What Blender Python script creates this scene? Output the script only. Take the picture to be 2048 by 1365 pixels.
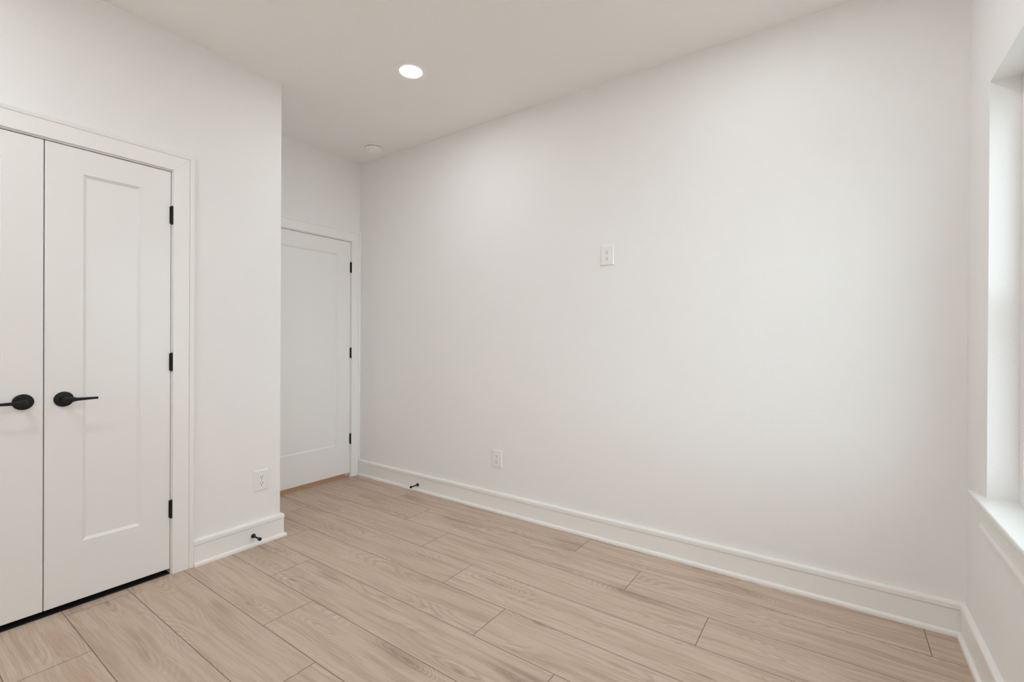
import bpy, bmesh, math
from mathutils import Vector, Matrix

# ------------------------------------------------------------------ camera, world, lights
for o in list(bpy.data.objects): bpy.data.objects.remove(o)
SC = bpy.context.scene
COL = SC.collection
F_PX, YAW, PITCH, ROLL = 929.1, math.radians(34.847), math.radians(-0.135), math.radians(0.301)
CAM = Vector((-0.4435, -2.6307, 1.2105))
def add_camera():
    cd = bpy.data.cameras.new('camera'); cam = bpy.data.objects.new('camera', cd); COL.objects.link(cam)
    f = Vector((-math.sin(YAW)*math.cos(PITCH), math.cos(YAW)*math.cos(PITCH), math.sin(PITCH)))
    r = Vector((math.cos(YAW), math.sin(YAW), 0)); u = r.cross(f)
    r2 = r*math.cos(ROLL) + u*math.sin(ROLL); u2 = u*math.cos(ROLL) - r*math.sin(ROLL)
    m = Matrix((r2, u2, -f)).transposed().to_4x4(); m.translation = CAM
    cam.matrix_world = m
    cd.sensor_fit = 'HORIZONTAL'; cd.sensor_width = 36; cd.lens = F_PX/2048*36; cd.clip_start = 0.02
    SC.camera = cam
add_camera()

SKY_STRENGTH = 3.2
GLOW_STRENGTH = 6.8           # brighter lobe added to the sky outside the window to light the room
GLOW_DIR = (0.95, -0.20, 0.20)
SKY_COLOR = (0.87, 0.945, 1.02)
LAMP_STRENGTH = 142.0
REAR_LAMP_STRENGTH = 325.0
LAMP_COLOR = (0.955, 0.985, 1.0)
HALL_FILL_STRENGTH = 230.0  # added unseen hall light, brightens the strip under the entry door
w = bpy.data.worlds.new('overcast_sky'); SC.world = w; w.use_nodes = True
def build_sky():
    nt = w.node_tree; N = nt.nodes; L = nt.links; bg = N['Background']
    tc = N.new('ShaderNodeTexCoord'); dp = N.new('ShaderNodeVectorMath'); dp.operation = 'DOT_PRODUCT'
    L.new(tc.outputs['Generated'], dp.inputs[0]); dp.inputs[1].default_value = Vector(GLOW_DIR).normalized()
    def m(op, a, b):
        n = N.new('ShaderNodeMath'); n.operation = op
        for i, v in enumerate((a, b)):
            if isinstance(v, (int, float)): n.inputs[i].default_value = v
            else: L.new(v, n.inputs[i])
        return n.outputs[0]
    lobe = m('POWER', m('MAXIMUM', dp.outputs['Value'], 0.0), 10.0)
    L.new(m('ADD', m('MULTIPLY', lobe, GLOW_STRENGTH), SKY_STRENGTH), bg.inputs[1])
    bg.inputs[0].default_value = (*SKY_COLOR, 1)
build_sky()
vs = SC.view_settings
SC.display_settings.display_device = 'sRGB'
vs.view_transform = 'Standard'; vs.look = 'None'; vs.gamma = 1; vs.use_curve_mapping = False
vs.exposure = 0.0
SC.cycles.max_bounces = 20; SC.cycles.diffuse_bounces = 16

# ------------------------------------------------------------------ measured room (metres)
XC = -3.2361     # closet wall face
YE = -1.1035     # outside corner where the closet wall ends
XA = -3.9415     # wall of the entry door
HC = 2.7718      # ceiling
YF = -3.75       # wall behind the camera
XH = XA - 1.25   # far wall of the hall behind the entry door
TW = 0.115
# window opening in the right wall
WY0, WY1, WZ0, WZ1 = -1.229, -0.3140, 0.633, 2.134
WD = 0.165       # thickness of the right wall
FX = 0.079       # where the window frame starts inside the opening

# ------------------------------------------------------------------ materials
def mat(name, color, rough=0.5, metal=0.0, spec=0.5):
    m = bpy.data.materials.new(name); m.use_nodes = True
    b = m.node_tree.nodes['Principled BSDF']
    b.inputs['Base Color'].default_value = (*color, 1); b.inputs['Roughness'].default_value = rough
    b.inputs['Metallic'].default_value = metal; b.inputs['Specular IOR Level'].default_value = spec
    return m
def bump(m, scale, strength, dist, detail=2.0, lo=0.35, hi=0.75):
    nt = m.node_tree; N = nt.nodes; L = nt.links
    tc = N.new('ShaderNodeTexCoord'); n = N.new('ShaderNodeTexNoise'); n.inputs['Scale'].default_value = scale
    n.inputs['Detail'].default_value = detail
    mr = N.new('ShaderNodeMapRange'); mr.inputs['From Min'].default_value = lo; mr.inputs['From Max'].default_value = hi
    mr.interpolation_type = 'SMOOTHSTEP'
    b = N.new('ShaderNodeBump'); b.inputs['Strength'].default_value = strength; b.inputs['Distance'].default_value = dist
    L.new(tc.outputs['Object'], n.inputs['Vector']); L.new(n.outputs['Fac'], mr.inputs['Value'])
    L.new(mr.outputs[0], b.inputs['Height']); L.new(b.outputs[0], N['Principled BSDF'].inputs['Normal'])
M = {}
M['wall'] = mat('wall_paint', (0.856, 0.853, 0.848), 0.75, spec=0.25); bump(M['wall'], 190, 0.30, 0.0010)
M['ceiling'] = mat('ceiling_paint', (0.885, 0.874, 0.860), 0.9, spec=0.15); bump(M['ceiling'], 190, 0.20, 0.001)
M['trim'] = mat('trim_enamel', (0.87, 0.865, 0.855), 0.33); bump(M['trim'], 60, 0.05, 0.0004)
M['door'] = mat('door_enamel', (0.845, 0.842, 0.835), 0.30); bump(M['door'], 45, 0.06, 0.0005)
M['vinyl'] = mat('window_vinyl', (0.83, 0.82, 0.80), 0.4)
M['liner'] = mat('white_return_paint', (0.86, 0.858, 0.852), 0.5); bump(M['liner'], 150, 0.25, 0.0008)
M['sill'] = mat('sill_enamel', (0.80, 0.797, 0.79), 0.32)
M['plate'] = mat('outlet_plastic', (0.84, 0.835, 0.825), 0.28)
M['recep'] = mat('receptacle_plastic', (0.90, 0.895, 0.885), 0.25)
M['slot'] = mat('slot_dark', (0.03, 0.03, 0.03), 0.6)
M['screw'] = mat('painted_screw', (0.78, 0.77, 0.76), 0.35, metal=0.2)
M['black'] = mat('matte_black_metal', (0.008, 0.008, 0.008), 0.5, spec=0.3)
M['bronze'] = mat('dark_hinge_metal', (0.020, 0.017, 0.015), 0.38, metal=0.6)
M['rubber'] = mat('black_rubber', (0.010, 0.010, 0.010), 0.7)
M['nickel'] = mat('dull_nickel', (0.55, 0.54, 0.52), 0.35, metal=1.0)
M['detector'] = mat('detector_plastic', (0.90, 0.895, 0.88), 0.45)
M['lightring'] = mat('lamp_ring_enamel', (0.90, 0.888, 0.87), 0.5)
M['fins'] = mat('vent_gap_shade', (0.16, 0.16, 0.155), 0.6)
M['oak_strip'] = mat('threshold_oak', (0.46, 0.27, 0.155), 0.45)
M['dark'] = mat('closet_dark_paint', (0.35, 0.34, 0.33), 0.9)
M['closet_gap_shade'] = mat('closet_floor_shade', (0.012, 0.013, 0.015), 0.9)  # near-black colour stands in for the shade under the closet doors
M['lawn'] = mat('outside_ground', (0.42, 0.42, 0.38), 0.95)
def oak_grain(m):
    nt = m.node_tree; N = nt.nodes; L = nt.links
    tc = N.new('ShaderNodeTexCoord'); mp = N.new('ShaderNodeMapping'); mp.inputs['Scale'].default_value = (60, 4, 60)
    n = N.new('ShaderNodeTexNoise'); n.inputs['Scale'].default_value = 1.5; n.inputs['Detail'].default_value = 4
    cr = N.new('ShaderNodeValToRGB'); cr.color_ramp.elements[0].color = (0.50, 0.27, 0.14, 1); cr.color_ramp.elements[1].color = (0.66, 0.39, 0.22, 1)
    L.new(tc.outputs['Object'], mp.inputs[0]); L.new(mp.outputs[0], n.inputs['Vector']); L.new(n.outputs['Fac'], cr.inputs[0])
    L.new(cr.outputs[0], N['Principled BSDF'].inputs['Base Color'])
oak_grain(M['oak_strip'])
def emit(name, color, strength):
    m = bpy.data.materials.new(name); m.use_nodes = True; nt = m.node_tree; nt.nodes.clear()
    e = nt.nodes.new('ShaderNodeEmission'); o = nt.nodes.new('ShaderNodeOutputMaterial')
    e.inputs[0].default_value = (*color, 1); e.inputs[1].default_value = strength
    nt.links.new(e.outputs[0], o.inputs[0]); return m
M['lamp'] = emit('lamp_diffuser_glow', LAMP_COLOR, LAMP_STRENGTH)
M['rear_lamp'] = emit('rear_lamp_diffuser_glow', LAMP_COLOR, REAR_LAMP_STRENGTH)
M['hall_fill'] = emit('hall_fill_glow', LAMP_COLOR, HALL_FILL_STRENGTH)
def glass():
    m = bpy.data.materials.new('window_glass'); m.use_nodes = True; nt = m.node_tree; N = nt.nodes; N.clear()
    t = N.new('ShaderNodeBsdfTransparent'); t.inputs[0].default_value = (0.93, 0.96, 0.95, 1)
    g = N.new('ShaderNodeBsdfGlossy'); g.inputs['Roughness'].default_value = 0.0
    lw = N.new('ShaderNodeLayerWeight'); pw = N.new('ShaderNodeMath'); pw.operation = 'POWER'; pw.inputs[1].default_value = 4.0
    fr = N.new('ShaderNodeMath'); fr.operation = 'MULTIPLY_ADD'; fr.inputs[1].default_value = 0.6; fr.inputs[2].default_value = 0.03
    lw.inputs[0].default_value = 0.5
    nt.links.new(lw.outputs['Facing'], pw.inputs[0]); nt.links.new(pw.outputs[0], fr.inputs[0])
    mx = N.new('ShaderNodeMixShader'); o = N.new('ShaderNodeOutputMaterial')
    nt.links.new(fr.outputs[0], mx.inputs[0]); nt.links.new(t.outputs[0], mx.inputs[1]); nt.links.new(g.outputs[0], mx.inputs[2])
    nt.links.new(mx.outputs[0], o.inputs[0]); return m
M['glass'] = glass()

def floor_material():
    m = bpy.data.materials.new('oak_plank_floor'); m.use_nodes = True
    nt = m.node_tree; N = nt.nodes; L = nt.links; P = N['Principled BSDF']
    def val(x):
        return x
    def math_(op, a, b=None, c=None, clamp=False):
        n = N.new('ShaderNodeMath'); n.operation = op; n.use_clamp = clamp
        for i, s in enumerate((a, b, c)):
            if s is None: continue
            if isinstance(s, (int, float)): n.inputs[i].default_value = s
            else: L.new(s, n.inputs[i])
        return n.outputs[0]
    def comb(x, y, z):
        n = N.new('ShaderNodeCombineXYZ')
        for i, s in enumerate((x, y, z)):
            if isinstance(s, (int, float)): n.inputs[i].default_value = s
            else: L.new(s, n.inputs[i])
        return n.outputs[0]
    def noise(vec, detail=2.0, rough=0.5, dist=0.0):
        n = N.new('ShaderNodeTexNoise'); n.inputs['Scale'].default_value = 1.0; n.inputs['Detail'].default_value = detail
        n.inputs['Roughness'].default_value = rough; n.inputs['Distortion'].default_value = dist
        L.new(vec, n.inputs['Vector']); return n.outputs['Fac']
    def ramp(v, a, b, lo=0.0, hi=1.0, smooth=True):
        n = N.new('ShaderNodeMapRange'); n.interpolation_type = 'SMOOTHSTEP' if smooth else 'LINEAR'
        n.inputs['From Min'].default_value = a; n.inputs['From Max'].default_value = b
        n.inputs['To Min'].default_value = lo; n.inputs['To Max'].default_value = hi
        L.new(v, n.inputs['Value']); return n.outputs[0]
    def mix(fac, a, b, mode='MIX'):
        n = N.new('ShaderNodeMix'); n.data_type = 'RGBA'; n.blend_type = mode
        if isinstance(fac, (int, float)): n.inputs[0].default_value = fac
        else: L.new(fac, n.inputs[0])
        for i, s in ((6, a), (7, b)):
            if isinstance(s, tuple): n.inputs[i].default_value = (*s, 1)
            else: L.new(s, n.inputs[i])
        return n.outputs[2]
    tc = N.new('ShaderNodeTexCoord'); sp = N.new('ShaderNodeSeparateXYZ'); L.new(tc.outputs['Object'], sp.inputs[0])
    X, Y = sp.outputs[0], sp.outputs[1]
    PW, PL = 0.2302, 1.5290
    s = math_('DIVIDE', math_('SUBTRACT', math_('MULTIPLY', Y, -1.0), 0.0108), PW)
    row = math_('FLOOR', s); fr = math_('SUBTRACT', s, row)
    u = math_('DIVIDE', math_('SUBTRACT', math_('ADD', X, 1.660), math_('MULTIPLY', row, 0.3835)), PL)
    idx = math_('FLOOR', u); fu = math_('SUBTRACT', u, idx)
    wn = N.new('ShaderNodeTexWhiteNoise'); wn.noise_dimensions = '2D'; L.new(comb(row, idx, 0), wn.inputs['Vector'])
    sr = N.new('ShaderNodeSeparateColor'); L.new(wn.outputs['Color'], sr.inputs[0])
    r1, r2, r3 = sr.outputs[0], sr.outputs[1], sr.outputs[2]
    # plank-local coordinates, each plank its own cut of timber
    lx = math_('ADD', math_('MULTIPLY', fu, PL), math_('MULTIPLY', r1, 37.0))
    ly = math_('ADD', math_('MULTIPLY', math_('SUBTRACT', fr, 0.5), PW), math_('MULTIPLY', r2, 11.0))
    seed = math_('MULTIPLY', r3, 23.0)
    # slow wander of the grain
    wob = math_('MULTIPLY', math_('SUBTRACT', noise(comb(math_('MULTIPLY', lx, 2.6), math_('MULTIPLY', ly, 4.0), seed), 1.0), 0.5), 0.045)
    ly2 = math_('ADD', ly, wob)
    # cathedral figure: contour lines of a stretched smooth field, crowded round its peaks (knots)
    field = noise(comb(math_('MULTIPLY', lx, 1.35), math_('MULTIPLY', ly2, 7.0), seed), 0.5, 0.4)
    vor = N.new('ShaderNodeTexVoronoi'); vor.feature = 'F1'; vor.inputs['Scale'].default_value = 1.0
    L.new(comb(math_('MULTIPLY', lx, 1.7), math_('MULTIPLY', ly2, 8.0), seed), vor.inputs['Vector'])
    kd = vor.outputs['Distance']
    field = math_('ADD', field, ramp(kd, 0.50, 0.0, 0.0, 0.13))
    pin = ramp(kd, 0.085, 0.02)
    jit = math_('MULTIPLY', noise(comb(math_('MULTIPLY', lx, 9.0), math_('MULTIPLY', ly2, 60.0), seed), 2.0), 0.020)
    peak = ramp(field, 0.55, 0.85, 0.0, 1.0)
    ph = math_('MULTIPLY', math_('ADD', math_('ADD', field, jit), math_('MULTIPLY', peak, 0.10)), 150.0)
    cont = math_('SINE', ph)
    lines = ramp(cont, 0.1, 1.0)
    lights = ramp(cont, -0.5, -1.0)
    zone0 = ramp(noise(comb(math_('MULTIPLY', lx, 1.6), math_('MULTIPLY', ly, 8.0), math_('ADD', seed, 5.0)), 2.0), 0.48, 0.68)
    streak = noise(comb(math_('MULTIPLY', lx, 2.2), math_('MULTIPLY', ly2, 58.0), math_('ADD', seed, 3.0)), 3.0, 0.62)
    knot = math_('MULTIPLY', ramp(field, 0.64, 0.80), ramp(streak, 0.30, 0.62, 0.35, 1.0))
    knot2 = ramp(field, 0.31, 0.22)
    zone = math_('MAXIMUM', zone0, ramp(kd, 0.45, 0.20))
    # broad soft darker flames along the grain
    flame = ramp(noise(comb(math_('MULTIPLY', lx, 1.5), math_('MULTIPLY', ly2, 17.0), math_('ADD', seed, 9.0)), 3.0, 0.6), 0.46, 0.72)
    # long fine fibres and pores
    fibre = noise(comb(math_('MULTIPLY', lx, 5.0), math_('MULTIPLY', ly2, 190.0), seed), 3.0, 0.65)
    pores = ramp(noise(comb(math_('MULTIPLY', lx, 26.0), math_('MULTIPLY', ly2, 560.0), seed), 2.0, 0.6), 0.55, 0.72)
    speck = noise(comb(math_('MULTIPLY', X, 230.0), math_('MULTIPLY', Y, 380.0), 0.0), 2.0, 0.6)
    base = mix(r3, (0.575, 0.452, 0.360), (0.625, 0.500, 0.405))
    c = mix(ramp(fibre, 0.30, 0.70, 0.0, 0.50, False), base, (0.490, 0.375, 0.290))
    c = mix(ramp(streak, 0.44, 0.64, 0.0, 0.60), c, (0.420, 0.315, 0.238))
    c = mix(math_('MULTIPLY', flame, 0.58), c, (0.370, 0.272, 0.200))
    c = mix(math_('MULTIPLY', math_('MULTIPLY', lines, zone), 0.35), c, (0.300, 0.215, 0.155))
    c = mix(math_('MULTIPLY', math_('MULTIPLY', lights, zone), 0.22), c, (0.680, 0.560, 0.460))
    c = mix(math_('MULTIPLY', knot, 0.62), c, (0.250, 0.172, 0.122))
    c = mix(math_('MULTIPLY', knot2, 0.40), c, (0.430, 0.275, 0.195))
    c = mix(math_('MULTIPLY', pin, 0.65), c, (0.270, 0.165, 0.110))
    c = mix(math_('MULTIPLY', pores, 0.32), c, (0.28, 0.20, 0.145))
    c = mix(ramp(speck, 0.35, 0.7, 0.0, 0.20, False), c, (0.70, 0.58, 0.48))
    # micro-bevel joints
    dy = math_('MULTIPLY', math_('MINIMUM', fr, math_('SUBTRACT', 1.0, fr)), PW)
    dx = math_('MULTIPLY', math_('MINIMUM', fu, math_('SUBTRACT', 1.0, fu)), PL)
    d = math_('MINIMUM', dy, dx)
    joint = ramp(d, 0.0010, 0.0024, 1.0, 0.0)
    c = mix(math_('MULTIPLY', joint, 0.85), c, (0.150, 0.105, 0.075))
    L.new(c, P.inputs['Base Color'])
    P.inputs['Specular IOR Level'].default_value = 0.35
    L.new(math_('ADD', 0.50, math_('MULTIPLY', fibre, 0.10)), P.inputs['Roughness'])
    h = math_('SUBTRACT', math_('MULTIPLY', fibre, 0.12), joint)
    b = N.new('ShaderNodeBump'); b.inputs['Strength'].default_value = 0.35; b.inputs['Distance'].default_value = 0.0008
    L.new(h, b.inputs['Height']); L.new(b.outputs[0], P.inputs['Normal'])
    return m
M['floor'] = floor_material()

# ------------------------------------------------------------------ mesh helpers
def link(name, bm, m, parent=None, loc=(0, 0, 0), smooth=False, bevel=0.0):
    bmesh.ops.recalc_face_normals(bm, faces=bm.faces)
    me = bpy.data.meshes.new(name); bm.to_mesh(me); bm.free()
    me.materials.append(m)
    if smooth:
        for p in me.polygons: p.use_smooth = True
        me.set_sharp_from_angle(angle=math.radians(38))
    o = bpy.data.objects.new(name, me); COL.objects.link(o)
    o.location = loc
    if parent: o.parent = parent
    if bevel > 0:
        md = o.modifiers.new('bevel', 'BEVEL'); md.width = bevel; md.segments = 2; md.limit_method = 'ANGLE'; md.angle_limit = math.radians(40)
    return o
def empty(name, loc=(0, 0, 0)):
    o = bpy.data.objects.new(name, None); COL.objects.link(o); o.location = loc; o.empty_display_size = 0.05
    return o
def tag(o, label=None, cat=None, group=None, kind=None):
    if label: o['label'] = label
    if cat: o['category'] = cat
    if group: o['group'] = group
    if kind: o['kind'] = kind
    return o
def box(bm, a, b):
    x0, y0, z0 = (min(a[i], b[i]) for i in range(3)); x1, y1, z1 = (max(a[i], b[i]) for i in range(3))
    v = [bm.verts.new(p) for p in ((x0,y0,z0),(x1,y0,z0),(x1,y1,z0),(x0,y1,z0),(x0,y0,z1),(x1,y0,z1),(x1,y1,z1),(x0,y1,z1))]
    for f in ((0,3,2,1),(4,5,6,7),(0,1,5,4),(1,2,6,5),(2,3,7,6),(3,0,4,7)): bm.faces.new([v[i] for i in f])
def boxes(*ab):
    bm = bmesh.new()
    for a, b in ab: box(bm, a, b)
    return bm
def holed_wall(axis, p0, p1, s0, s1, z1, hole, z0=0.0):
    """Wall slab p0..p1 thick, s0..s1 long, with one opening (a0, a1, b0, b1); built as one clean shell."""
    a0, a1, b0, b1 = hole
    ss = [s0, a0, a1, s1]; zz = [z0, b0, b1, z1] if b0 > z0 else [z0, b1, z1]
    hz = 1 if b0 > z0 else 0
    bm = bmesh.new()
    def P(p, s, z): return (p, s, z) if axis == 'x' else (s, p, z)
    cache = {}
    def V(p, i, j):
        k = (p, i, j)
        if k not in cache: cache[k] = bm.verts.new(P(p, ss[i], zz[j]))
        return cache[k]
    n = len(zz)
    solid = {(i, j): not (i == 1 and j == hz) for i in range(3) for j in range(n-1)}
    for (i, j), s in solid.items():
        if not s: continue
        for p in (p0, p1): bm.faces.new([V(p, i, j), V(p, i+1, j), V(p, i+1, j+1), V(p, i, j+1)])
        for di, dj, e in ((-1, 0, ((i, j), (i, j+1))), (1, 0, ((i+1, j), (i+1, j+1))), (0, -1, ((i, j), (i+1, j))), (0, 1, ((i, j+1), (i+1, j+1)))):
            if not solid.get((i+di, j+dj), False):
                (a, b), (c, d) = e
                bm.faces.new([V(p0, a, b), V(p0, c, d), V(p1, c, d), V(p1, a, b)])
    return bm
def sweep(bm, prof, frames):
    """prof: list of (a, b); frames: list of functions (a, b) -> point. Closed profile, capped ends."""
    rings = [[bm.verts.new(f(a, b)) for a, b in prof] for f in frames]
    n = len(prof)
    for r0, r1 in zip(rings, rings[1:]):
        for i in range(n): bm.faces.new([r0[i], r0[(i+1) % n], r1[(i+1) % n], r1[i]])
    bm.faces.new(rings[0]); bm.faces.new(list(reversed(rings[-1])))
def lathe(bm, prof, origin, ax, seg=40):
    """prof: list of (radius, height along ax). ax: 'x','-x','y','-y','z','-z'."""
    o = Vector(origin); sgn = -1 if ax[0] == '-' else 1; A = ax[-1]
    n = {'x': Vector((1,0,0)), 'y': Vector((0,1,0)), 'z': Vector((0,0,1))}[A]*sgn
    e1 = Vector((0,0,1)) if A != 'z' else Vector((1,0,0)); e2 = n.cross(e1)
    rings = []
    for r, h in prof:
        if r < 1e-6: rings.append([bm.verts.new(o + n*h)]); continue
        rings.append([bm.verts.new(o + n*h + (e1*math.cos(t) + e2*math.sin(t))*r) for t in (2*math.pi*k/seg for k in range(seg))])
    for a, b in zip(rings, rings[1:]):
        for k in range(seg):
            k2 = (k+1) % seg
            if len(a) == 1 and len(b) == 1: continue
            if len(a) == 1: bm.faces.new([a[0], b[k], b[k2]])
            elif len(b) == 1: bm.faces.new([a[k], a[k2], b[0]])
            else: bm.faces.new([a[k], a[k2], b[k2], b[k]])

# ------------------------------------------------------------------ room shell
def build_shell():
    S = lambda o, l, c: tag(o, l, c, kind='structure')
    fl = link('floor', boxes(((XH-0.1, YF-0.1, -0.05), (WD, 0.12, 0.0))), M['floor'])
    S(fl, 'light oak plank floor running along the long blank wall', 'floor')
    S(link('floor', boxes(((XA, YF, 0.0), (XC-0.006, YE-TW, 0.0022))), M['closet_gap_shade']), 'black sheet on the closet floor, painting the shade under the double doors', 'floor')
    S(link('ceiling', boxes(((XH-0.1, YF-0.1, HC), (WD, 0.12, HC+0.05))), M['ceiling']), 'flat white ceiling with one round recessed light', 'ceiling')
    S(link('wall_back', boxes(((XH-0.1, 0.0, 0), (WD, 0.12, HC))), M['wall']), 'long blank off-white wall with two outlets, facing the camera', 'wall')
    S(link('wall_left', holed_wall('x', XC-TW, XC, YF, YE, HC, (-2.6254, -1.6573, 0, 2.0820)), M['wall']), 'white wall around the closet double doors, ending in an outside corner', 'wall')
    S(link('wall_entry_side', boxes(((XA, YE-TW, 0), (XC-TW, YE, HC))), M['wall']), 'short side wall of the entry recess behind the outside corner', 'wall')
    S(link('wall_entry', holed_wall('x', XA-TW, XA, YF, 0.0, HC, (-0.9810, -0.0715, 0, 2.0820)), M['wall']), 'narrow white wall above and around the entry door in the recess', 'wall')
    S(link('wall_hall', boxes(((XH-0.1, YF-0.1, 0), (XH, 0.0, HC))), M['wall']), 'hall wall behind the closed entry door', 'wall')
    S(link('wall_right', holed_wall('x', 0.0, WD, YF-0.1, 0.0, HC, (WY0, WY1, WZ0, WZ1)), M['wall']), 'white wall with the window at the right edge', 'wall')
    S(link('wall_front', boxes(((XH, YF-0.1, 0), (0.0, YF, HC))), M['wall']), 'plain white wall behind the camera', 'wall')
    S(link('ground_outside', boxes(((WD+0.001, -14, -0.6), (16, 12, -0.5))), M['lawn']), 'level ground outside the window', 'ground')
build_shell()

# ------------------------------------------------------------------ baseboards
BASE = [(0.0,0.0),(0.016,0.0),(0.016,0.1085),(0.0100,0.1088),(0.0100,0.1110),(0.0190,0.1113),(0.0190,0.1285),(0.0175,0.1335),(0.0140,0.1375),(0.0060,0.1390),(0.0,0.1390)]
SHOE = [(0.016,0.0),(0.0290,0.0),(0.0290,0.0090),(0.0275,0.0145),(0.0240,0.0180),(0.0195,0.0200),(0.016,0.0205)]
def base_path(name, pts, label):
    """pts: wall-line corners; the room lies to the left of the walking direction."""
    P = [Vector(p) for p in pts]; fr = []
    for i, p in enumerate(P):
        dirs = []
        if i > 0: dirs.append((P[i]-P[i-1]).normalized())
        if i < len(P)-1: dirs.append((P[i+1]-P[i]).normalized())
        ns = [Vector((-d.y, d.x)) for d in dirs]
        n = ns[0] if len(ns) == 1 else (ns[0]+ns[1])/(1+ns[0].dot(ns[1]))
        fr.append(lambda a, b, p=p, n=n: (p.x+n.x*a, p.y+n.y*a, b))
    bm = bmesh.new(); sweep(bm, BASE, fr)
    o = link(name, bm, M['trim']); tag(o, label, 'baseboard', kind='structure')
    bm = bmesh.new(); sweep(bm, SHOE, fr)
    link('shoe_moulding', bm, M['trim'], o)
e = 0.0002
base_path('baseboard_back', [(-e, -e), (XA+0.0205, -e)], 'long white baseboard along the blank wall, black door stop near its left end')
base_path('baseboard_right', [(-e, YF+0.021), (-e, -0.0295)], 'white baseboard under the window at the right edge')
base_path('baseboard_left', [(XA+e, YE+e), (XC+e, YE+e), (XC+e, -1.5758)], 'short white baseboard wrapping the outside corner beside the closet doors')
base_path('baseboard_left', [(XC+e, -2.7069), (XC+e, YF+0.030)], 'white baseboard left of the closet doors, outside the frame')
base_path('baseboard_front', [(XC+0.030, YF+e), (-0.030, YF+e)], 'white baseboard on the wall behind the camera')

# ------------------------------------------------------------------ door casings, jambs
CASE = [(0.0,0.0),(0.0,0.0112),(0.0010,0.0122),(0.0712,0.0122),(0.0722,0.0085),(0.0744,0.0085),(0.0750,0.0128),(0.0890,0.0168),(0.0930,0.0168),(0.0950,0.0148),(0.0950,0.0)]
def casing(parent, X, y0, y1, zt, foot=0.0, wall_limit=9.0):
    """legs at y0 (left) and y1 (right), head at zt; face looks towards +x"""
    g = 0.00022
    top = wall_limit            # the leg next to a side wall is ripped narrower to fit
    bm = bmesh.new(); sweep(bm, CASE, [lambda a, b: (X+b, min(y1+a, top), foot), lambda a, b: (X+b, min(y1+a, top), zt+a-g)])
    link('casing_leg', bm, M['trim'], parent)
    bm = bmesh.new(); sweep(bm, CASE, [lambda a, b: (X+b, y0-a, foot), lambda a, b: (X+b, y0-a-g, zt+a-g)])
    link('casing_leg', bm, M['trim'], parent)
    bm = bmesh.new(); sweep(bm, CASE, [lambda a, b: (X+b, min(y1+a-g, top), zt+a+g), lambda a, b: (X+b, y0-a+g, zt+a+g)])
    link('casing_head', bm, M['trim'], parent)
def jamb(parent, X, y0, y1, zt, t=0.0178, stop=True):
    """inner faces at y0, y1, zt, flush with the wall face X"""
    bm = boxes(((X-TW, y0-t, 0), (X, y0, zt+t)), ((X-TW, y1, 0), (X, y1+t, zt+t)), ((X-TW, y0, zt), (X, y1, zt+t)))
    link('door_jamb', bm, M['trim'], parent)
    if not stop: return
    s = 0.011
    bm = boxes(((X-0.072, y0, 0), (X-0.039, y0+s, zt)), ((X-0.072, y1-s, 0), (X-0.039, y1, zt)), ((X-0.072, y0+s, zt-s), (X-0.039, y1-s, zt)))
    link('jamb_stop', bm, M['trim'], parent)
t1 = tag(empty('trim_1', (XC, -2.1414, 0)), 'white casing and jamb framing the closet double doors', 'door casing', kind='structure')
def put(parent):
    return parent
def in_world(parent):
    """children are modelled in world coordinates"""
    for c in COL.objects:
        if c.parent == parent: c.matrix_parent_inverse = Matrix.Translation(parent.location).inverted()
casing(t1, XC+0.0002, -2.6118, -1.6710, 2.0700); jamb(t1, XC, -2.6074, -1.6754, 2.0640, stop=False)
for yc in (-2.212, -2.066):
    bm = boxes(((XC-0.030, yc-0.028, 2.0626), (XC-0.006, yc+0.028, 2.0641)))
    lathe(bm, [(0.0, 0.0), (0.006, 0.0), (0.006, 0.0022), (0.0, 0.0022)], (XC-0.019, yc, 2.0628), '-z', 16)
    link('catch_plate', bm, M['nickel'], t1)['label'] = 'dull metal catch plate'
in_world(t1)
t2 = tag(empty('trim_2', (XA, -0.477, 0)), 'white casing and jamb framing the entry door in the recess', 'door casing', kind='structure')
casing(t2, XA+0.0002, -0.9675, -0.0870, 2.0700, wall_limit=-0.0003); jamb(t2, XA, -0.9630, -0.0912, 2.0640)
link('threshold', boxes(((XA-TW, -0.9628, 0.0), (XA-0.002, -0.0914, 0.0035))), M['oak_strip'], t2)['label'] = 'bare orange-brown wood strip under the door'
in_world(t2)

# ------------------------------------------------------------------ doors
def door_slab(X, y0, y1, z0, z1, py0, py1, pz0, pz1, thick=0.035, rec=0.0090, bev=0.0125):
    bm = bmesh.new()
    def ring(x, a0, a1, b0, b1): return [bm.verts.new(p) for p in ((x,a0,b0),(x,a1,b0),(x,a1,b1),(x,a0,b1))]
    def bridge(r0, r1):
        for i in range(4): bm.faces.new([r0[i], r0[(i+1)%4], r1[(i+1)%4], r1[i]])
    r = 0.0015
    f0 = ring(X-r, y0, y1, z0, z1); f1 = ring(X, y0+r, y1-r, z0+r, z1-r); f2 = ring(X, py0, py1, pz0, pz1)
    f2b = ring(X-0.0018, py0+0.0008, py1-0.0008, pz0+0.0008, pz1-0.0008)
    f3 = ring(X-rec, py0+bev, py1-bev, pz0+bev, pz1-bev)
    bridge(f0, f1); bridge(f1, f2); bridge(f2, f2b); bridge(f2b, f3); bm.faces.new(f3)
    XB = X-thick
    b0 = ring(XB+r, y0, y1, z0, z1); b1 = ring(XB, y0+r, y1-r, z0+r, z1-r); b2 = ring(XB, py0, py1, pz0, pz1); b3 = ring(XB+rec, py0+bev, py1-bev, pz0+bev, pz1-bev)
    bridge(f0, b0); bridge(b0, b1); bridge(b1, b2); bridge(b2, b3); bm.faces.new(b3)
    return bm
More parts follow.
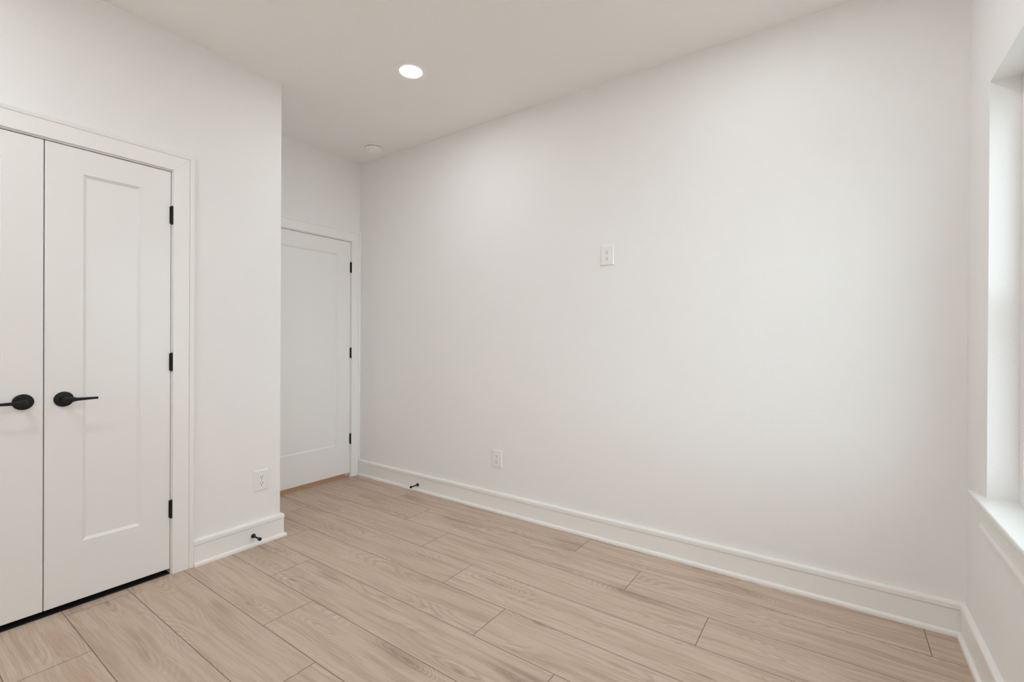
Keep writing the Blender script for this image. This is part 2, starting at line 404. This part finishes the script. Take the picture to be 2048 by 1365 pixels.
def hinge(parent, X, y, z, side):
    """barrel standing proud of the door face at the jamb gap; side = +1 when the jamb is on the +y side"""
    bm = bmesh.new(); H = 0.089; r = 0.0060
    prof = [(0.0, -H/2-0.003), (0.0035, -H/2-0.003), (0.0048, -H/2-0.0005), (r, -H/2)]
    for k in range(5):
        za = -H/2 + H*k/5; zb = -H/2 + H*(k+1)/5
        prof += [(r, za+0.0006), (r, zb-0.0006)]
        if k < 4: prof += [(r-0.0008, zb-0.0003), (r-0.0008, zb+0.0003)]
    prof += [(r, H/2), (0.0048, H/2+0.0005), (0.0035, H/2+0.003), (0.0, H/2+0.003)]
    cx = X+0.0068
    lathe(bm, prof, (cx, y, z), 'z', 20)
    box(bm, (X-0.012, y-0.0009, z-H/2), (cx, y+0.0009, z+H/2))
    box(bm, (X+0.0003, y-side*0.0088, z-H/2+0.001), (X+0.0022, y-side*0.001, z+H/2-0.001))
    return link('hinge', bm, M['bronze'], parent, smooth=True)
def lever(parent, X, yc, zc, d):
    """round rose and a slim lever pointing along d*y"""
    bm = bmesh.new()
    lathe(bm, [(0.0, 0.0002), (0.0325, 0.0002), (0.0330, 0.0012), (0.0330, 0.0048), (0.0318, 0.0066), (0.0280, 0.0080), (0.0165, 0.0096), (0.0145, 0.0120), (0.0, 0.0120)], (X, yc, zc), 'x', 56)
    h = link('door_handle', bm, M['black'], parent, smooth=True)
    bm = bmesh.new()
    # (distance from door, along, half height, half depth, heading)
    st = [(0.0095, 0.0, .0125, .0125, 90), (0.020, 0.0, .0112, .0112, 90), (0.030, 0.0005, .0112, .0112, 82), (0.0385, 0.0035, .0118, .0108, 62), (0.0445, 0.0090, .0122, .0092, 38),
          (0.0480, 0.0170, .0118, .0074, 18), (0.0495, 0.0260, .0096, .0058, 6), (0.0500, 0.0360, .0072, .0046, 1), (0.0500, 0.0560, .0062, .0040, 0),
          (0.0500, 0.0850, .0054, .0036, 0), (0.0500, 0.1040, .0052, .0034, 0), (0.0500, 0.1055, .0040, .0024, 0)]
    rings = []
    for ox, oy, hz, hd, ang in st:
        a = math.radians(ang); tx, ty = math.sin(a), math.cos(a); nx, ny = math.cos(a), -math.sin(a)
        R = []
        for k in range(20):
            t = 2*math.pi*k/20; c, s_ = math.cos(t), math.sin(t)
            e_ = 0.75
            cc = math.copysign(abs(c)**e_, c); ss = math.copysign(abs(s_)**e_, s_)
            R.append(bm.verts.new((X+ox+nx*hd*cc, yc+d*(oy+ny*hd*cc), zc+hz*ss)))
        rings.append(R)
    for a, b in zip(rings, rings[1:]):
        for k in range(20): bm.faces.new([a[k], a[(k+1)%20], b[(k+1)%20], b[k]])
    bm.faces.new(rings[0]); bm.faces.new(rings[-1])
    lv = link('lever', bm, M['black'], h, smooth=True)
    return h
def make_door(name, X, y0, y1, z0, z1, p, hinge_y, side, label, handle=None):
    o = link(name, door_slab(X, y0, y1, z0, z1, *p), M['door'])
    tag(o, label, 'door', kind='structure')
    for z in (1.8390, 1.0890, 0.3352): hinge(o, X, hinge_y, z, side)['label'] = 'dark metal hinge barrel'
    if handle: lever(o, X, handle[0], handle[1], handle[2])
    return o
DX = XC-0.0008
make_door('door_1', DX, -2.6050, -2.1432, 0.0290, 2.0600, (-2.4805, -2.2680, 0.2905, 1.9485), -2.6065, -1,
          'left closet door leaf, cut by the picture edge, black lever pointing left', (-2.2040, 0.9388, -1))
make_door('door_2', DX, -2.1396, -1.6779, 0.0290, 2.0600, (-2.0148, -1.8023, 0.2905, 1.9485), -1.6752, 1,
          'right closet door leaf with one tall recessed panel, black lever pointing right', (-2.0785, 0.9388, 1))
make_door('door_3', XA-0.0008, -0.9605, -0.0937, 0.0375, 2.0600, (-0.8320, -0.2275, 0.2920, 1.9405), -0.0905, 1,
          'white single-panel entry door in the recess, half hidden by the outside corner', (-0.900, 0.938, 1))

# ------------------------------------------------------------------ window
def build_window():
    w_ = tag(empty('window_1', (0.0, (WY0+WY1)/2, WZ0)), 'white window with a bright sill at the right edge', 'window', kind='structure')
    zs = 0.658   # top of the stool
    fx0, fx1 = FX, WD-0.005
    fw = 0.042
    zb = zs; zt = WZ1
    bm = boxes(((fx0, WY1-fw, zb), (fx1, WY1-0.0005, zt)), ((fx0, WY0, zb), (fx1, WY0+fw, zt)), ((fx0, WY0+fw, zt-fw), (fx1, WY1-fw, zt)), ((fx0, WY0+fw, zb), (fx1, WY1-fw, zb+fw)))
    link('window_frame', bm, M['vinyl'], w_, bevel=0.002)
    # single-hung unit: the lower sash slides in front of the upper one
    mz = 1.365; sw = 0.034
    a, b = WY0+fw, WY1-fw
    for (z0, z1, x0, x1) in ((zb+fw, mz+0.020, 0.092, 0.118), (mz-0.020, zt-fw, 0.120, 0.146)):
        s_ = link('sash', boxes(((x0, a, z0), (x1, a+sw, z1)), ((x0, b-sw, z0), (x1, b, z1)), ((x0, a+sw, z0), (x1, b-sw, z0+sw)), ((x0, a+sw, z1-sw), (x1, b-sw, z1))), M['vinyl'], w_, bevel=0.0015)
        link('pane', boxes((((x0+x1)/2-0.002, a+sw, z0+sw), ((x0+x1)/2+0.002, b-sw, z1-sw))), M['glass'], s_)
    # painted returns lining the opening
    c_ = 0.0018
    link('jamb_liner', boxes(((0.0, WY1-c_, zs), (fx0, WY1, zt)), ((0.0, WY0, zs), (fx0, WY0+c_, zt)), ((0.0, WY0+c_, zt-c_), (fx0, WY1-c_, zt))), M['liner'], w_)
    # stool with rounded nose and horns
    t = 0.020; nose = 0.0335; horn = 0.0875
    bm = bmesh.new()
    prof = [(-nose+0.004, zs), (-nose+0.0012, zs-0.002), (-nose, zs-0.006), (-nose, zs-t+0.006), (-nose+0.0012, zs-t+0.002), (-nose+0.004, zs-t), (-0.0004, zs-t), (-0.0004, zs)]
    sweep(bm, prof, [lambda a, b: (a, WY0-horn, b), lambda a, b: (a, WY1+horn, b)])
    box(bm, (-0.0004, WY0+0.0005, zs-t), (FX+0.012, WY1-0.0005, zs))
    link('window_sill', bm, M['sill'], w_)
    # apron: the casing profile laid on its side, backband downwards
    bm = bmesh.new(); za = zs-t
    sweep(bm, CASE, [lambda a, b: (-b-0.0002, WY0-0.022, za-a), lambda a, b: (-b-0.0002, WY1+0.017, za-a)])
    link('apron', bm, M['trim'], w_)
    in_world(w_)
build_window()

# ------------------------------------------------------------------ outlets
def outlet_mesh():
    """modelled facing +n, in local axes: x right, y out of the wall, z up"""
    W2, H2, T = 0.0415, 0.0615, 0.0062
    bm = bmesh.new(); bv = 0.0050
    def ring(y, a, b): return [bm.verts.new(p) for p in ((-a,y,-b),(a,y,-b),(a,y,b),(-a,y,b))]
    rs = [ring(0.0, W2, H2), ring(0.0018, W2, H2), ring(0.0050, W2-bv*0.6, H2-bv*0.6), ring(T, W2-bv*1.3, H2-bv*1.3)]
    for a, b in zip(rs, rs[1:]):
        for i in range(4): bm.faces.new([a[i], a[(i+1)%4], b[(i+1)%4], b[i]])
    bm.faces.new(rs[0]); bm.faces.new(rs[-1])
    return bm
def recep_mesh():
    bm = bmesh.new(); R, flat, n = 0.0172, 0.0142, 40
    pts = []
    for k in range(n):
        t = 2*math.pi*k/n; pts.append((R*math.cos(t), max(-flat, min(flat, R*math.sin(t)))))
    rows = [[bm.verts.new((x*s, y, z*s)) for x, z in pts] for y, s in ((0.0050, 1.0), (0.0078, 1.0), (0.0086, 0.965))]
    for a, b in zip(rows, rows[1:]):
        for i in range(n): bm.faces.new([a[i], a[(i+1)%n], b[(i+1)%n], b[i]])
    bm.faces.new(rows[0]); bm.faces.new(rows[-1])
    return bm
def slot_mesh():
    bm = bmesh.new(); y0, y1 = 0.0084, 0.0089
    box(bm, (-0.0077, y0, -0.0010), (-0.0051, y1, 0.0085)); box(bm, (0.0051, y0, 0.0002), (0.0077, y1, 0.0078))
    # ground hole: half-round
    n = 20; pts = []
    for k in range(n):
        t = 2*math.pi*k/n; pts.append((0.0031*math.cos(t), -0.0078+max(-0.0031, min(0.0024, 0.0033*math.sin(t)))))
    a = [bm.verts.new((x, y0, z)) for x, z in pts]; b = [bm.verts.new((x, y1, z)) for x, z in pts]
    for i in range(n): bm.faces.new([a[i], a[(i+1)%n], b[(i+1)%n], b[i]])
    bm.faces.new(a); bm.faces.new(b)
    return bm
def make_outlet():
    e_ = empty('power_outlet')
    link('cover_plate', outlet_mesh(), M['plate'], e_)
    for dz in (0.0195, -0.0195):
        r = link('receptacle', recep_mesh(), M['recep'], e_, loc=(0, 0, dz))
        link('socket_slots', slot_mesh(), M['slot'], r)['label'] = 'dark plug slots'
    bm = bmesh.new(); lathe(bm, [(0.0, 0.0055), (0.0034, 0.0055), (0.0034, 0.0068), (0.0025, 0.0076), (0.0, 0.0078)], (0, 0, 0), 'y', 18)
    link('screw', bm, M['screw'], e_, smooth=True)
    return e_
def copy_tree(o, parent=None):
    c = o.copy(); COL.objects.link(c)
    if parent: c.parent = parent
    for ch in list(o.children): copy_tree(ch, c)
    return c
spots = [((-1.5760, -0.0003, 1.7245), math.pi, 'white duplex outlet high on the blank wall, at eye level'),
         ((-2.3960, -0.0003, 0.3705), math.pi, 'white duplex outlet low on the blank wall above the long baseboard'),
         ((XC+0.0003, -1.2195, 0.3715), -math.pi/2, 'white duplex outlet low beside the closet doors, near the outside corner')]
o0 = make_outlet()
for i, (loc, rz, lab) in enumerate(spots):
    o = o0 if i == 0 else copy_tree(o0)
    o.location = loc; o.rotation_euler = (0, 0, rz); tag(o, lab, 'outlet', 'duplex power outlets')

# ------------------------------------------------------------------ door stops
def make_stop():
    e_ = empty('door_stop')
    bm = bmesh.new(); lathe(bm, [(0.0, 0.0), (0.0130, 0.0), (0.0132, 0.0025), (0.0115, 0.0055), (0.0080, 0.0110), (0.0058, 0.0180), (0.0, 0.0180)], (0, 0, 0), 'y', 28)
    link('base', bm, M['black'], e_, smooth=True)
    bm = bmesh.new(); lathe(bm, [(0.0, 0.0150), (0.0062, 0.0150), (0.0050, 0.0300), (0.0050, 0.0600), (0.0062, 0.0660), (0.0, 0.0660)], (0, 0, 0), 'y', 24)
    link('rod', bm, M['black'], e_, smooth=True)
    bm = bmesh.new(); lathe(bm, [(0.0, 0.0640), (0.0070, 0.0640), (0.0095, 0.0680), (0.0095, 0.0780), (0.0085, 0.0800), (0.0, 0.0805)], (0, 0, 0), 'y', 28)
    link('rubber_tip', bm, M['rubber'], e_, smooth=True)
    return e_
s0 = make_stop(); s0.location = (-3.1720, -0.0164, 0.0500); s0.rotation_euler = (0, 0, math.pi)
tag(s0, 'black door stop on the long baseboard below the blank wall', 'door stop', 'black baseboard door stops')
s1 = copy_tree(s0); s1.location = (XC+0.0164, -1.2700, 0.0600); s1.rotation_euler = (0, 0, -math.pi/2)
tag(s1, 'black door stop on the short baseboard beside the closet doors', 'door stop', 'black baseboard door stops')

# ------------------------------------------------------------------ ceiling fixtures
def make_can(m):
    e_ = empty('recessed_light')
    bm = bmesh.new()
    lathe(bm, [(0.0550, 0.0003), (0.0950, 0.0003), (0.0960, 0.0015), (0.0950, 0.0034), (0.0905, 0.0048), (0.0700, 0.0050), (0.0610, 0.0036), (0.0550, 0.0003)], (0, 0, 0), '-z', 72)
    link('trim_ring', bm, M['lightring'], e_, smooth=True)
    bm = bmesh.new(); lathe(bm, [(0.0, 0.0016), (0.0550, 0.0016), (0.0565, 0.0022), (0.0, 0.0026)], (0, 0, 0), '-z', 64)
    link('diffuser', bm, m, e_)['label'] = 'glowing white diffuser disc'
    return e_
c0 = make_can(M['lamp']); c0.location = (-2.4780, -0.7510, HC)
tag(c0, 'round lit recessed light in the ceiling, above the room middle', 'ceiling light', 'recessed ceiling lights')
c = copy_tree(c0); c.location = (-0.760, -0.7480, HC); tag(c, 'lit recessed light in the ceiling near the window wall, outside the frame', 'ceiling light', 'recessed ceiling lights')
c2 = make_can(M['rear_lamp']); c2.location = (-2.4680, -2.9000, HC)
tag(c2, 'lit recessed light in the ceiling before the closet, outside the frame', 'ceiling light', 'recessed ceiling lights')
c = copy_tree(c2); c.location = (-0.760, -2.9000, HC); tag(c, 'lit recessed light in the ceiling behind the camera', 'ceiling light', 'recessed ceiling lights')
h = make_can(M['hall_fill']); h.location = (XA-0.65, -0.6, HC)
tag(h, 'added unseen light in the hall ceiling, brightening the strip under the entry door', 'ceiling light')

def make_detector():
    e_ = empty('smoke_detector', (-3.5220, -0.1860, HC))
    bm = bmesh.new(); lathe(bm, [(0.0, 0.0003), (0.0700, 0.0003), (0.0720, 0.0020), (0.0720, 0.0080), (0.0700, 0.0095), (0.0, 0.0095)], (0, 0, 0), '-z', 64)
    link('mounting_base', bm, M['detector'], e_, smooth=True)
    bm = bmesh.new(); lathe(bm, [(0.0, 0.0090), (0.0500, 0.0090), (0.0500, 0.0150), (0.0635, 0.0155), (0.0645, 0.0260), (0.0610, 0.0320), (0.0520, 0.0360), (0.0300, 0.0380), (0.0, 0.0385)], (0, 0, 0), '-z', 64)
    link('cover', bm, M['detector'], e_, smooth=True)
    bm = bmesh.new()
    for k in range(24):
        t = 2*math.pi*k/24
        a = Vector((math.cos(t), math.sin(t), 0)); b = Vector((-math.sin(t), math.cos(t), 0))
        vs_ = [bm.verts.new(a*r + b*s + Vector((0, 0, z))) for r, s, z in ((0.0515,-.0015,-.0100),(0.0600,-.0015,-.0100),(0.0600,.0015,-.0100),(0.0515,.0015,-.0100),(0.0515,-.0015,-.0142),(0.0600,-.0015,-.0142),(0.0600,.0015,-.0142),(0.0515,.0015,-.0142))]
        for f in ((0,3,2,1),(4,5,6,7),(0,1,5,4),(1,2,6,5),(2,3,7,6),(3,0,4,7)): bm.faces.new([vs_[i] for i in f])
    link('vent_fins', bm, M['fins'], e_)['label'] = 'vent fins coloured grey for the shade in the gap'
    bm = bmesh.new(); lathe(bm, [(0.0, 0.0360), (0.0120, 0.0360), (0.0120, 0.0398), (0.0105, 0.0405), (0.0, 0.0405)], (0.012, 0.004, 0), '-z', 28)
    link('test_button', bm, M['detector'], e_, smooth=True)
    bm = boxes(((-0.006, -0.003, -0.0372), (0.006, 0.003, -0.0345)))
    o = link('sounder_slot', bm, M['slot'], e_, loc=(-0.012, -0.041, 0.0)); o.rotation_euler = (0, 0, 0.5); o['label'] = 'small dark slot in the cover'
    return e_
tag(make_detector(), 'small round white smoke detector on the ceiling near the entry recess', 'smoke detector')
